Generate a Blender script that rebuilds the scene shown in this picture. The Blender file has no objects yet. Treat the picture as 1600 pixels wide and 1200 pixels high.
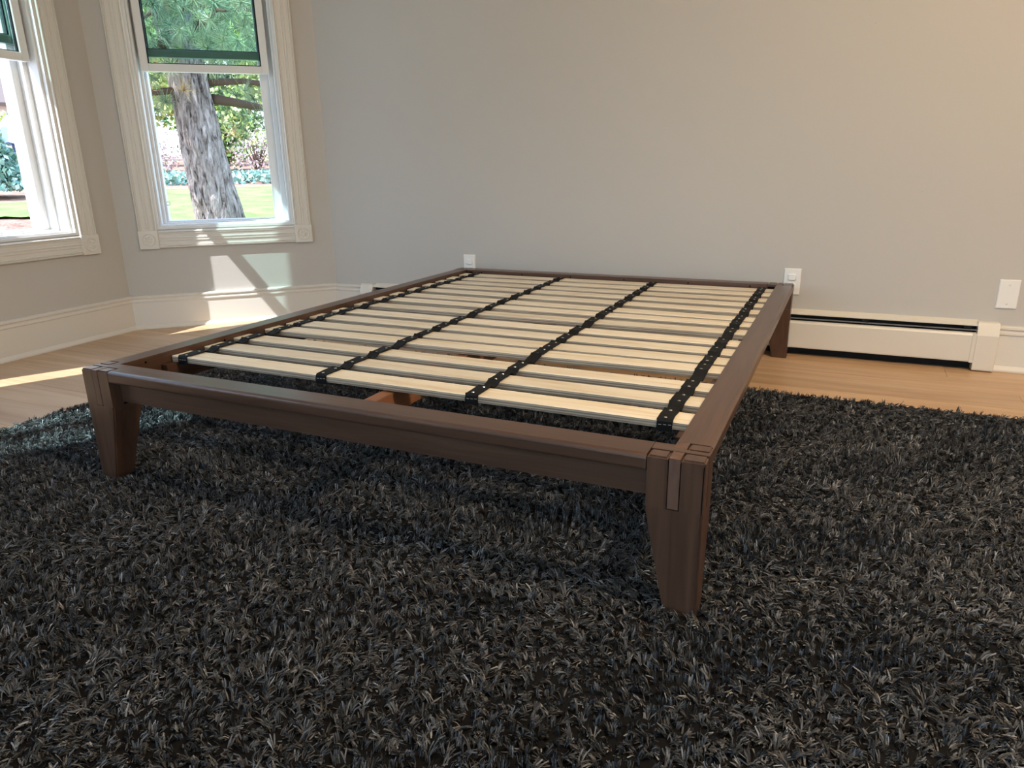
import bpy, bmesh, math, random
import numpy as np
from mathutils import Vector, Matrix
random.seed(7); rng = np.random.default_rng(11)
SC = bpy.context.scene
COL = SC.collection
# ------------------------------------------------------------------ camera, world, sun, lights, exposure
CAMP = Vector((1.7677, -1.1159, 0.7903))
YAW, PITCH, ROLL, FPX = 0.4397, 0.2971, -0.0165, 1092.99
def cam_axes():
    cy, sy = math.cos(YAW), math.sin(YAW)
    right = Vector((cy, sy, 0)); fwd = Vector((-sy, cy, 0)); up = Vector((0, 0, 1))
    cp, sp = math.cos(PITCH), math.sin(PITCH)
    f2 = fwd*cp - up*sp; u2 = up*cp + fwd*sp
    cr, sr = math.cos(ROLL), math.sin(ROLL)
    return right*cr + u2*sr, u2*cr - right*sr, f2
r_, u_, f_ = cam_axes()
cd = bpy.data.cameras.new('camera'); cam = bpy.data.objects.new('camera', cd); COL.objects.link(cam)
cam.matrix_world = Matrix(((r_.x, u_.x, -f_.x, CAMP.x), (r_.y, u_.y, -f_.y, CAMP.y), (r_.z, u_.z, -f_.z, CAMP.z), (0, 0, 0, 1)))
cd.sensor_width = 36.0; cd.sensor_fit = 'HORIZONTAL'; cd.lens = FPX/1600*36.0; cd.clip_start = 0.02; cd.clip_end = 300
SC.camera = cam
SC.view_settings.view_transform = 'Standard'; SC.view_settings.look = 'None'
SC.view_settings.gamma = 1.0; SC.view_settings.exposure = 1.1; SC.view_settings.use_curve_mapping = False

world = bpy.data.worlds.new('world'); SC.world = world; world.use_nodes = True
wn = world.node_tree.nodes; wl = world.node_tree.links
bg = wn['Background']; tc = wn.new('ShaderNodeTexCoord'); sep = wn.new('ShaderNodeSeparateXYZ'); rmp = wn.new('ShaderNodeValToRGB')
wl.new(tc.outputs['Generated'], sep.inputs[0]); wl.new(sep.outputs['Z'], rmp.inputs[0]); wl.new(rmp.outputs[0], bg.inputs[0])
rmp.color_ramp.elements[0].color = (0.66, 0.80, 1.0, 1); rmp.color_ramp.elements[1].color = (0.24, 0.45, 0.9, 1)
bg.inputs[1].default_value = 2.2
LAMP = 42.0

SUN_H = Vector((0.469, 0.883, 0)); SUN_EL = math.radians(45.8)
sd = Vector((SUN_H.x*math.cos(SUN_EL), SUN_H.y*math.cos(SUN_EL), -math.sin(SUN_EL)))
sl = bpy.data.lights.new('sun', 'SUN'); sl.energy = 5.0; sl.angle = 0.006; sl.color = (.97, 0.985, 1.0)
so = bpy.data.objects.new('sun', sl); COL.objects.link(so); so.rotation_euler = sd.to_track_quat('-Z', 'Y').to_euler(); so.location = (-6, -9, 12)

# ------------------------------------------------------------------ helpers
def empty(name, loc):
    o = bpy.data.objects.new(name, None); COL.objects.link(o); o.location = loc; o.empty_display_size = .1; return o
def tag(o, label=None, cat=None, group=None, kind=None):
    if label: o['label'] = label
    if cat: o['category'] = cat
    if group: o['group'] = group
    if kind: o['kind'] = kind
    return o
def put(me, name, mat, parent=None):
    o = bpy.data.objects.new(name, me); COL.objects.link(o)
    if mat:
        for m in (mat if isinstance(mat, (list, tuple)) else [mat]): me.materials.append(m)
    if parent:
        o.parent = parent
        if parent.type == 'EMPTY': o.matrix_parent_inverse = Matrix.Translation(parent.location).inverted()
        else: o.matrix_parent_inverse = parent.matrix_basis.inverted()
    return o
def mesh_pydata(name, V, F):
    me = bpy.data.meshes.new(name); me.from_pydata([tuple(v) for v in V], [], F); me.update(); return me
def bm_obj(name, bm, mat, parent=None, smooth=False):
    bmesh.ops.recalc_face_normals(bm, faces=bm.faces)
    me = bpy.data.meshes.new(name); bm.to_mesh(me); bm.free()
    if smooth:
        for p in me.polygons: p.use_smooth = True
    return put(me, name, mat, parent)
def add_box(bm, x0, x1, y0, y1, z0, z1, fn=None):
    v = [bm.verts.new(fn(x, y, z) if fn else (x, y, z)) for x, y, z in
         ((x0, y0, z0), (x1, y0, z0), (x1, y1, z0), (x0, y1, z0), (x0, y0, z1), (x1, y0, z1), (x1, y1, z1), (x0, y1, z1))]
    for f in ((3, 2, 1, 0), (4, 5, 6, 7), (0, 1, 5, 4), (1, 2, 6, 5), (2, 3, 7, 6), (3, 0, 4, 7)): bm.faces.new([v[i] for i in f])
    return v
def box(name, x0, x1, y0, y1, z0, z1, mat, parent=None, bev=0, fn=None, seg=2):
    bm = bmesh.new(); add_box(bm, x0, x1, y0, y1, z0, z1, fn)
    if bev: bmesh.ops.bevel(bm, geom=list(bm.edges), offset=bev, segments=seg, profile=.6, affect='EDGES')
    return bm_obj(name, bm, mat, parent)
def boxes(name, lst, mat, parent=None, bev=0, fn=None):
    bm = bmesh.new()
    for b in lst: add_box(bm, *b, fn)
    if bev: bmesh.ops.bevel(bm, geom=list(bm.edges), offset=bev, segments=1, affect='EDGES')
    return bm_obj(name, bm, mat, parent)
def prism(name, prof, r0, r1, fn, mat, parent=None, smooth=False):
    """profile (p,q) swept along r; fn(p,q,r)->xyz"""
    n = len(prof); V = [fn(p, q, r0) for p, q in prof] + [fn(p, q, r1) for p, q in prof]
    F = [(i, (i+1) % n, n+(i+1) % n, n+i) for i in range(n)] + [tuple(range(n))[::-1], tuple(range(n, 2*n))]
    bm = bmesh.new(); vs = [bm.verts.new(v) for v in V]
    for f in F: bm.faces.new([vs[i] for i in f])
    return bm_obj(name, bm, mat, parent)
def cyl(bm, c, axis, r, h, n=12, r2=None):
    axis = Vector(axis).normalized(); t = axis.orthogonal().normalized(); b = axis.cross(t); c = Vector(c)
    r2 = r if r2 is None else r2
    A = [bm.verts.new(c + (t*math.cos(k*2*math.pi/n)+b*math.sin(k*2*math.pi/n))*r) for k in range(n)]
    B = [bm.verts.new(c + axis*h + (t*math.cos(k*2*math.pi/n)+b*math.sin(k*2*math.pi/n))*r2) for k in range(n)]
    for k in range(n): bm.faces.new([A[k], A[(k+1) % n], B[(k+1) % n], B[k]])
    bm.faces.new(A[::-1]); bm.faces.new(B)
# ------------------------------------------------------------------ materials
def lin(r, g, b):
    return tuple(((c/255)/12.92 if c/255 <= .04045 else ((c/255+.055)/1.055)**2.4) for c in (r, g, b)) + (1,)
def mat(name, col, rough=.5, spec=.5, noise=None, bump=None, attr=None):
    """noise=(scale vec, colour2, detail); bump=(scale, strength, dist)"""
    m = bpy.data.materials.new(name); m.use_nodes = True; N = m.node_tree.nodes; L = m.node_tree.links
    p = N['Principled BSDF']; p.inputs['Base Color'].default_value = col; p.inputs['Roughness'].default_value = rough
    p.inputs['Specular IOR Level'].default_value = spec
    tcn = N.new('ShaderNodeTexCoord')
    if noise:
        sc, col2, det = noise
        mp = N.new('ShaderNodeMapping'); mp.inputs['Scale'].default_value = sc; L.new(tcn.outputs['Object'], mp.inputs[0])
        nz = N.new('ShaderNodeTexNoise'); nz.inputs['Scale'].default_value = 1; nz.inputs['Detail'].default_value = det; nz.inputs['Roughness'].default_value = .62
        L.new(mp.outputs[0], nz.inputs[0]); cr = N.new('ShaderNodeValToRGB'); L.new(nz.outputs[0], cr.inputs[0])
        cr.color_ramp.elements[0].position = .3; cr.color_ramp.elements[1].position = .7
        cr.color_ramp.elements[0].color = col; cr.color_ramp.elements[1].color = col2
        L.new(cr.outputs[0], p.inputs['Base Color'])
    if attr:
        at = N.new('ShaderNodeAttribute'); at.attribute_name = attr; L.new(at.outputs['Color'], p.inputs['Base Color'])
    if bump:
        mp2 = N.new('ShaderNodeMapping'); s = bump[0]; mp2.inputs['Scale'].default_value = s if isinstance(s, tuple) else (s, s, s)
        L.new(tcn.outputs['Object'], mp2.inputs[0]); n2 = N.new('ShaderNodeTexNoise'); n2.inputs['Scale'].default_value = 1; n2.inputs['Detail'].default_value = 4
        L.new(mp2.outputs[0], n2.inputs[0]); bp = N.new('ShaderNodeBump'); bp.inputs['Strength'].default_value = bump[1]; bp.inputs['Distance'].default_value = bump[2]
        L.new(n2.outputs[0], bp.inputs['Height']); L.new(bp.outputs[0], p.inputs['Normal'])
    return m
M = {}
M['wall'] = mat('wall_paint', lin(195, 191, 185), .6, .3, bump=(95, .12, .002))
M['trim'] = mat('trim_paint', lin(222, 217, 208), .38, .5)
M['white'] = mat('window_white', lin(232, 232, 230), .35, .5)
M['ceil'] = mat('ceiling_paint', lin(235, 233, 228), .8, .2)
M['heater'] = mat('heater_enamel', lin(222, 215, 203), .4, .5)
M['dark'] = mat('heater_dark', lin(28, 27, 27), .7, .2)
M['alu'] = mat('metal_grey', lin(190, 192, 195), .3, .6); M['alu'].node_tree.nodes['Principled BSDF'].inputs['Metallic'].default_value = .8
M['plate'] = mat('plate_plastic', lin(238, 237, 234), .3, .5)
M['screw'] = mat('screw_paint', lin(225, 220, 210), .3, .5)
def wood(name, c1, c2, c3, rough, sc=(3, 40, 40), spec=.5, coat=0):
    m = mat(name, c1, rough, spec); N = m.node_tree.nodes; L = m.node_tree.links; p = N['Principled BSDF']
    t = N.new('ShaderNodeTexCoord'); mp = N.new('ShaderNodeMapping'); mp.inputs['Scale'].default_value = sc; L.new(t.outputs['Object'], mp.inputs[0])
    oi = N.new('ShaderNodeObjectInfo'); cb = N.new('ShaderNodeCombineXYZ'); ml = N.new('ShaderNodeMath'); ml.operation = 'MULTIPLY'; ml.inputs[1].default_value = 37
    L.new(oi.outputs['Random'], ml.inputs[0]); L.new(ml.outputs[0], cb.inputs[0]); L.new(ml.outputs[0], cb.inputs[1]); L.new(cb.outputs[0], mp.inputs['Location'])
    n1 = N.new('ShaderNodeTexNoise'); n1.inputs['Scale'].default_value = 1; n1.inputs['Detail'].default_value = 6; n1.inputs['Roughness'].default_value = .6; n1.inputs['Distortion'].default_value = .6
    L.new(mp.outputs[0], n1.inputs[0]); cr = N.new('ShaderNodeValToRGB'); L.new(n1.outputs[0], cr.inputs[0])
    e = cr.color_ramp.elements; e[0].position = .28; e[0].color = c3; e[1].position = .72; e[1].color = c2; mid = e.new(.5); mid.color = c1
    hs = N.new('ShaderNodeHueSaturation'); vm = N.new('ShaderNodeMapRange'); L.new(oi.outputs['Random'], vm.inputs[0]); vm.inputs[3].default_value = .9; vm.inputs[4].default_value = 1.08
    L.new(vm.outputs[0], hs.inputs['Value']); L.new(cr.outputs[0], hs.inputs['Color']); L.new(hs.outputs[0], p.inputs['Base Color'])
    bp = N.new('ShaderNodeBump'); bp.inputs['Strength'].default_value = .08; bp.inputs['Distance'].default_value = .001; L.new(n1.outputs[0], bp.inputs['Height']); L.new(bp.outputs[0], p.inputs['Normal'])
    if coat: p.inputs['Coat Weight'].default_value = coat; p.inputs['Coat Roughness'].default_value = .25
    return m
M['oak'] = wood('oak_floor', lin(194, 161, 126), lin(206, 176, 142), lin(170, 133, 98), .40, (1.1, 15, 15))
BW = (lin(82, 58, 45), lin(95, 69, 54), lin(66, 44, 33))
M['walx'] = wood('walnut_stain_x', *BW, .30, (3, 55, 55), .7)
M['waly'] = wood('walnut_stain_y', *BW, .30, (55, 3, 55), .7)
M['beam'] = wood('beam_stain', lin(146, 100, 72), lin(160, 114, 84), lin(124, 82, 58), .5, (55, 3, 55))
M['walz'] = wood('walnut_stain_z', *BW, .30, (55, 55, 3), .7)
M['plug'] = wood('walnut_plug', lin(96, 70, 58), lin(112, 84, 70), lin(70, 48, 38), .36, (60, 60, 8))
M['gap'] = mat('joint_dark', lin(18, 11, 8), .8, .1)
M['slat'] = wood('slat_birch', lin(230, 217, 194), lin(238, 227, 207), lin(212, 190, 156), .55, (3, 45, 45), .3)
def ply():
    m = mat('slat_ply_edge', lin(196, 180, 158), .7, .2); N = m.node_tree.nodes; L = m.node_tree.links; p = N['Principled BSDF']
    t = N.new('ShaderNodeTexCoord'); sp = N.new('ShaderNodeSeparateXYZ'); L.new(t.outputs['Object'], sp.inputs[0])
    w = N.new('ShaderNodeMath'); w.operation = 'MULTIPLY'; w.inputs[1].default_value = 2*math.pi/.0058; L.new(sp.outputs['Z'], w.inputs[0])
    s = N.new('ShaderNodeMath'); s.operation = 'SINE'; L.new(w.outputs[0], s.inputs[0])
    mp = N.new('ShaderNodeMapping'); mp.inputs['Scale'].default_value = (5, 5, 160); L.new(t.outputs['Object'], mp.inputs[0])
    n = N.new('ShaderNodeTexNoise'); n.inputs['Scale'].default_value = 1; n.inputs['Detail'].default_value = 5; L.new(mp.outputs[0], n.inputs[0])
    a = N.new('ShaderNodeMath'); a.operation = 'MULTIPLY_ADD'; a.inputs[1].default_value = .22; L.new(s.outputs[0], a.inputs[0]); L.new(n.outputs[0], a.inputs[2])
    cr = N.new('ShaderNodeValToRGB'); L.new(a.outputs[0], cr.inputs[0]); e = cr.color_ramp.elements
    e[0].position = .3; e[0].color = lin(138, 124, 110); e[1].position = .68; e[1].color = lin(198, 183, 162)
    L.new(cr.outputs[0], p.inputs['Base Color']); return m
M['ply'] = ply()
M['strap'] = mat('black_webbing', lin(15, 15, 16), .75, .3, bump=((500, 500, 500), .3, .001))
M['rivet'] = mat('rivet_steel', lin(205, 205, 205), .25, .6); M['rivet'].node_tree.nodes['Principled BSDF'].inputs['Metallic'].default_value = .9
M['thread'] = mat('strap_stitch', lin(170, 170, 168), .7, .2)
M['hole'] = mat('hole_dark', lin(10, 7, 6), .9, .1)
def glass():
    m = bpy.data.materials.new('tinted_glass'); m.use_nodes = True; N = m.node_tree.nodes; L = m.node_tree.links
    N.remove(N['Principled BSDF']); out = N['Material Output']
    tr = N.new('ShaderNodeBsdfTransparent'); tr.inputs[0].default_value = (.87, .955, .945, 1)
    gl = N.new('ShaderNodeBsdfGlossy'); gl.inputs['Roughness'].default_value = .02; gl.inputs[0].default_value = (.9, 1, .97, 1)
    fr = N.new('ShaderNodeFresnel'); fr.inputs[0].default_value = 1.3; mx = N.new('ShaderNodeMixShader')
    ge = N.new('ShaderNodeNewGeometry'); iv = N.new('ShaderNodeMath'); iv.operation = 'SUBTRACT'; iv.inputs[0].default_value = 1; L.new(ge.outputs['Backfacing'], iv.inputs[1])
    mu = N.new('ShaderNodeMath'); mu.operation = 'MULTIPLY'; L.new(fr.outputs[0], mu.inputs[0]); L.new(iv.outputs[0], mu.inputs[1])
    L.new(mu.outputs[0], mx.inputs[0]); L.new(tr.outputs[0], mx.inputs[1]); L.new(gl.outputs[0], mx.inputs[2]); L.new(mx.outputs[0], out.inputs[0]); return m
M['glass'] = glass()
M['gasket'] = mat('sash_gasket', lin(22, 32, 32), .5, .3)
M['vinylg'] = mat('sash_exterior', lin(92, 118, 108), .4, .4)
M['pile'] = mat('rug_pile', (.03, .03, .032, 1), .85, .25, attr='tint')
M['back'] = mat('rug_backing', lin(24, 24, 26), .95, .1)
def bark():
    m = mat('pine_bark', lin(120, 108, 100), .9, .2); N = m.node_tree.nodes; L = m.node_tree.links; p = N['Principled BSDF']
    t = N.new('ShaderNodeTexCoord'); mp = N.new('ShaderNodeMapping'); mp.inputs['Scale'].default_value = (24, 24, 5.5); L.new(t.outputs['Object'], mp.inputs[0])
    nz = N.new('ShaderNodeTexNoise'); nz.inputs['Scale'].default_value = 1.3; nz.inputs['Detail'].default_value = 6; L.new(mp.outputs[0], nz.inputs[0])
    cr = N.new('ShaderNodeValToRGB'); L.new(nz.outputs[0], cr.inputs[0]); e = cr.color_ramp.elements
    nz.inputs['Detail'].default_value = 9; nz.inputs['Roughness'].default_value = .68; nz.inputs['Distortion'].default_value = .8
    e[0].position = .36; e[0].color = lin(66, 56, 52); e[1].position = .66; e[1].color = lin(196, 186, 180); k = e.new(.46); k.color = lin(142, 130, 123)
    mx = N.new('ShaderNodeMixRGB'); mx.blend_type = 'MULTIPLY'; mx.inputs[0].default_value = .25; L.new(cr.outputs[0], mx.inputs[1]); L.new(nz.outputs[0], mx.inputs[2]); L.new(mx.outputs[0], p.inputs['Base Color'])
    bp = N.new('ShaderNodeBump'); bp.inputs['Strength'].default_value = .9; bp.inputs['Distance'].default_value = .02; L.new(cr.outputs[0], bp.inputs['Height']); L.new(bp.outputs[0], p.inputs['Normal']); return m
M['bark'] = bark()
M['bark_small'] = mat('pine_bark', lin(104, 92, 84), .9, .2, noise=((9, 9, 2.4), lin(176, 164, 154), 7), bump=((28, 28, 7), .9, .03))
M['twig'] = mat('twig_bark', lin(92, 74, 62), .9, .2)
M['needle'] = mat('pine_needles', (.1, .2, .08, 1), .6, .3, attr='tint')
M['leaf'] = mat('leaf_mix', (.2, .3, .1, 1), .6, .3, attr='tint')
M['grass'] = mat('lawn_grass', lin(104, 140, 66), .9, .2, noise=((2.4, 2.4, 2.4), lin(150, 176, 98), 8), bump=((60, 60, 60), .8, .02))
M['mulch'] = mat('bark_mulch', lin(128, 92, 74), .95, .1, noise=((7, 7, 7), lin(186, 150, 128), 8), bump=((30, 30, 30), .9, .03))
M['house'] = mat('house_stucco', lin(232, 228, 222), .8, .2)
M['roof'] = mat('house_roof', lin(120, 104, 96), .9, .2)
M['canvas'] = mat('umbrella_canvas', lin(150, 168, 210), .8, .2)
M['pole'] = mat('umbrella_pole', lin(70, 84, 110), .4, .4)
# ------------------------------------------------------------------ room shell
YW = 2.115
P1 = Vector((-.861, YW, 0)); P2 = Vector((-1.638, 1.372, 0))
dB = (P1-P2).normalized(); nB = Vector((dB.y, -dB.x, 0)); LB = (P1-P2).length
dA = Vector((.059, -.998, 0)).normalized(); nA = Vector((-dA.y, dA.x, 0)); LA = 2.25
P4 = P2 + dA*LA
dC = Vector((.807, -.59, 0)).normalized(); nC = Vector((-dC.y, dC.x, 0)); LC = 1.07
P5 = P4 + dC*LC
H = 2.7; TH = .2
def frame(P, d, n):
    return lambda s, t, z: P + d*s + n*t + Vector((0, 0, z))
FA, FB, FC = frame(P2, dA, nA), frame(P2, dB, nB), frame(P4, dC, nC)
WZ0, WZ1 = .52, 2.2
def wall(name, F, L, holes, ext0=.12, ext1=.12):
    bs = []; s = -ext0
    for a, b in holes:
        bs.append((s, a, -TH, 0, 0, H)); bs.append((a, b, -TH, 0, 0, WZ0)); bs.append((a, b, -TH, 0, WZ1, H)); s = b
    bs.append((s, L+ext1, -TH, 0, 0, H))
    return tag(boxes(name, bs, M['wall'], fn=F), kind='structure')
WW = .69
A0, A1s, B0, C0 = .228, .228+1.105, .183, .183
wall('wall_bay_side', FA, LA, [(A0, A0+WW), (A1s, A1s+WW)])
wall('wall_bay_angled', FB, LB, [(B0, B0+WW)], .12, .2)
wall('wall_bay_return', FC, LC, [(C0, C0+WW)])
wb = tag(box('wall_back', P1.x-.1, 4.7, YW, YW+.2, 0, H, M['wall']), kind='structure')
tag(box('wall_right', 4.5, 4.7, -4.2, YW+.2, 0, H, M['wall']), kind='structure')
FXA, FXB, FZA, FZB = .2, 4.0, .25, 2.35          # wide window in the wall behind the viewpoint
LYA, LYB, LZA, LZB = -3.9, -2.3, .5, 2.25          # window in the side wall behind the viewpoint
tag(boxes('wall_front', [(P5.x-.2, FXA, -4.4, -4.2, 0, H), (FXB, 4.7, -4.4, -4.2, 0, H), (FXA, FXB, -4.4, -4.2, 0, FZA), (FXA, FXB, -4.4, -4.2, FZB, H)], M['wall']), kind='structure')
tag(boxes('wall_left', [(P5.x-.2, P5.x, -4.3, LYA, 0, H), (P5.x-.2, P5.x, LYB, P5.y+.02, 0, H), (P5.x-.2, P5.x, LYA, LYB, 0, LZA), (P5.x-.2, P5.x, LYA, LYB, LZB, H)], M['wall']), kind='structure')
co_ = [P1+Vector((-.06, .2, 0)), P2-nB*.12-nA*.12, P4-nA*.12-nC*.12, P5-nC*.12+Vector((-.05, 0, 0)), Vector((P5.x-.2, -4.4, 0)), Vector((4.7, -4.4, 0)), Vector((4.7, YW+.2, 0))]
tag(prism('ceiling', [(v.x, v.y) for v in co_], H, H+.1, lambda p, q, r: Vector((p, q, r)), M['ceil']), kind='structure')
fl = tag(boxes('floor', [(-2.0, 4.7, -4.4, YW+.2, -.06, -.012)], M['oak']), kind='structure')
def plank_row(y0, y1, x, xe):
    while x < xe:
        ln = random.uniform(1.1, 2.1); x1 = min(x+ln, xe)
        box('plank', x+.0004, x1-.0004, y0+.0004, y1-.0004, -.012, 0, M['oak'], fl, bev=.0006, seg=1); x = x1
W_ = .178; y = YW
while y > -4.2:
    plank_row(max(y-W_, -4.2), y, -1.66 - random.uniform(0, 1.0) if y > -.95 else P5.x, 4.5); y -= W_
# nail pops in the paint
for x, z in ((1.647, .769), (2.025, .687), (2.036, .426), (1.79, 1.30)):
    bm = bmesh.new(); bmesh.ops.create_uvsphere(bm, u_segments=12, v_segments=6, radius=.006, matrix=Matrix.Translation((x, YW+.0035, z)) @ Matrix.Diagonal((1, .8, 1, 1)))
    bm_obj('nail_pop', bm, M['wall'], wb, True)
# baseboards
BP = [(0, 0), (.024, 0), (.024, .006), (.017, .02), (.014, .022), (.014, .143), (.019, .146), (.019, .153), (.015, .157), (.015, .163), (.021, .168), (.021, .175), (.012, .18), (0, .18)]
def baseboard(name, F, s0, s1):
    return tag(prism(name, BP, s0, s1, lambda p, q, r: F(r, p, q), M['trim']), kind='structure')
baseboard('baseboard_bay_side', FA, -.01, LA+.01)
baseboard('baseboard_bay_angled', FB, -.01, LB+.01)
baseboard('baseboard_bay_return', FC, -.01, LC+.01)
FK = frame(Vector((0, YW, 0)), Vector((1, 0, 0)), Vector((0, -1, 0)))
baseboard('baseboard_back_1', FK, P1.x-.01, -.665)
baseboard('baseboard_back_2', FK, 2.356, 4.5)
# ------------------------------------------------------------------ windows
def ring(bm, F, s0, s1, z0, z1, wl_, wr_, wb_, wt_, t0, t1):
    add_box(bm, s0, s0+wl_, t0, t1, z0, z1, F); add_box(bm, s1-wr_, s1, t0, t1, z0, z1, F)
    add_box(bm, s0+wl_, s1-wr_, t0, t1, z0, z0+wb_, F); add_box(bm, s0+wl_, s1-wr_, t0, t1, z1-wt_, z1, F)
CW = .09
_h = [(0, .012), (.003, .018), (.008, .0195), (.010, .0145), (.0115, .0145), (.0125, .018), (.016, .018), (.0175, .0145), (.035, .0145), (.0365, .0175), (.0405, .0175), (.042, .0140)]
CP = [(0, 0), (CW, 0)] + [(CW-a, b) for a, b in _h] + [(a, b) for a, b in _h[::-1]]
def sash(parent, F, s0, s1, z0, z1, t0, t1, mt, st, rb, name='sash'):
    bm = bmesh.new(); ring(bm, F, s0, s1, z0, z1, st, st, rb, .04, t0, t1)
    bmesh.ops.bevel(bm, geom=list(bm.edges), offset=.002, segments=1, affect='EDGES')
    sh = bm_obj(name, bm, mt, parent)
    tm = (t0+t1)/2
    bm = bmesh.new(); ring(bm, F, s0+st, s1-st, z0+rb, z1-.04, .006, .006, .005, .005, tm-.006, tm+.006); bm_obj('gasket', bm, M['gasket'], sh)
    g = box('pane', s0+st+.001, s1-st-.001, tm-.002, tm+.002, z0+rb+.001, z1-.041, M['glass'], sh, fn=F)
    return sh
def window(name, F, s0, fl_, fh_, label):
    s1 = s0+WW; w = empty(name, F(s0+WW/2, 0, WZ0)); tag(w, label, None, None, 'structure')
    # casing boards + corner blocks
    prism('casing', CP, WZ0-.006, WZ1, lambda p, q, r: F(s0-CW+p, q, r), M['trim'], w)
    prism('casing', CP, WZ0-.006, WZ1, lambda p, q, r: F(s1+p, q, r), M['trim'], w)
    prism('casing', CP, s0, s1, lambda p, q, r: F(r, q, WZ0-CW-.006+p), M['trim'], w)
    prism('casing', CP, s0, s1, lambda p, q, r: F(r, q, WZ1+p), M['trim'], w)
    for sc, zc in ((s0-CW/2, WZ0-CW/2-.006), (s1+CW/2, WZ0-CW/2-.006), (s0-CW/2, WZ1+CW/2), (s1+CW/2, WZ1+CW/2)):
        b = box('corner_block', sc-.047, sc+.047, 0, .023, zc-.047, zc+.047, M['trim'], w, bev=.003, fn=F)
        bm = bmesh.new(); n = 24; rr = ((.026, 0), (.029, .004), (.032, .004), (.034, 0))
        L_ = [[bm.verts.new(F(sc+r*math.cos(k*2*math.pi/n), .0225+h, zc+r*math.sin(k*2*math.pi/n))) for k in range(n)] for r, h in rr]
        for a in range(3):
            for k in range(n): bm.faces.new([L_[a][k], L_[a][(k+1) % n], L_[a+1][(k+1) % n], L_[a+1][k]])
        for k in range(6):
            a = k*math.pi/3+.3; cs, sn = math.cos(a), math.sin(a); V = []
            for (u, v, h) in ((.004, 0, 0), (.013, .0055, 0), (.023, 0, 0), (.013, -.0055, 0), (.014, 0, .005)): V.append(bm.verts.new(F(sc+u*cs-v*sn, .0225+h, zc+u*sn+v*cs)))
            for i in range(4): bm.faces.new([V[i], V[(i+1) % 4], V[4]])
        bm_obj('rosette', bm, M['trim'], b)
    bm = bmesh.new(); ring(bm, F, s0, s1, WZ0, WZ1, .012, .012, .012, .012, -.2, .004); bm_obj('jamb', bm, M['white'], w)
    bm = bmesh.new(); e = .012
    ring(bm, F, s0+e, s1-e, WZ0+e, WZ1-e, .012, .012, .010, .012, -.2, -.018)
    ring(bm, F, s0+e+.012, s1-e-.012, WZ0+e+.01, WZ1-e-.012, fl_*.28, fh_*.28, .006, .012, -.2, -.085)
    ring(bm, F, s0+e+.012+fl_*.28, s1-e-.012-fh_*.28, WZ0+e+.016, WZ1-e-.024, max(fl_-.024-fl_*.28, .006), max(fh_-.024-fh_*.28, .006), .006, .01, -.2, -.12)
    bmesh.ops.bevel(bm, geom=list(bm.edges), offset=.0015, segments=1, affect='EDGES'); bm_obj('window_frame', bm, M['white'], w)
    # raised lower sash, fixed upper sash behind it
    sa, sb = s0+.036, s1-.044
    sash(w, F, sa, sb, 1.292, 2.15, -.078, -.042, M['white'], .036, .036)
    sash(w, F, sa+.004, sb-.004, 1.364, 2.168, -.118, -.083, M['vinylg'], .034, .036)
    box('lock_cam', s0+.18, s0+.21, -.083, -.075, 1.386, 1.396, M['vinylg'], w, fn=F)
    box('lock_cam', s1-.25, s1-.22, -.083, -.075, 1.386, 1.396, M['vinylg'], w, fn=F)
    return w
w1 = window('window_1', FB, B0, .05, .095, 'double-hung window in the angled bay wall with its lower sash raised')
w2 = window('window_2', FA, A0, .08, .095, 'double-hung window at the picture edge with sunlit jamb')
window('window_3', FA, A1s, .08, .095, 'double-hung bay window outside the picture beside the sunlit one')
window('window_4', FC, C0, .05, .08, 'double-hung window in the return wall of the bay')
def plain_window(name, F, s0, s1, z0, z1, lights, label):
    w = tag(empty(name, F((s0+s1)/2, 0, z0)), label, None, None, 'structure')
    bm = bmesh.new(); ring(bm, F, s0, s1, z0, z1, .05, .05, .05, .05, -.14, -.06); bm_obj('window_frame', bm, M['white'], w)
    for k in range(1, lights):
        x = s0+(s1-s0)*k/lights; box('mullion', x-.03, x+.03, -.13, -.07, z0+.05, z1-.05, M['white'], w, fn=F)
    for k in range(lights):
        a, b = s0+(s1-s0)*k/lights, s0+(s1-s0)*(k+1)/lights
        box('pane', a+.05 if k == 0 else a+.03, b-.05 if k == lights-1 else b-.03, -.102, -.098, z0+.05, z1-.05, M['glass'], w, fn=F)
plain_window('window_5', frame(Vector((0, -4.2, 0)), Vector((1, 0, 0)), Vector((0, 1, 0))), FXA, FXB, FZA, FZB, 4, 'wide window in the wall behind the viewpoint')
plain_window('window_6', frame(Vector((P5.x, 0, 0)), Vector((0, 1, 0)), Vector((1, 0, 0))), LYA, LYB, LZA, LZB, 2, 'window in the side wall behind the viewpoint')
bm = bmesh.new(); ring(bm, FB, B0+.048, B0+.066, .637, .655, .002, .002, .002, .002, -.13, -.127); bm_obj('latch_loop', bm, M['gasket'], w1)
# ------------------------------------------------------------------ baseboard heater
ht = tag(empty('baseboard_heater', (.85, YW, 0)), 'long cream baseboard heater with dark vent slot on the back wall', 'heater')
x0, x1 = -.585, 2.285
HF = lambda p, q, r: Vector((r, YW-p, q))
prism('back_panel', [(0, .03), (.004, .03), (.004, .186), (.034, .186), (.040, .182), (.040, .178), (.036, .181), (.0, .196)], x0, x1, HF, M['heater'], ht)
prism('front_panel', [(.050, .038), (.053, .036), (.055, .040), (.055, .142), (.050, .150), (.040, .153), (.040, .151), (.049, .147), (.052, .141), (.052, .040)], x0, x1, HF, M['heater'], ht)
prism('damper', [(.040, .1635), (.0485, .1615), (.0485, .163), (.040, .165)], x0, x1, HF, M['alu'], ht)
boxes('cavity_shade', [(x0, x1, YW-.012, YW-.0045, .002, .185)], M['dark'], ht)  # dark sheet: shade of the heater's hollow inside put in as colour
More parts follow.
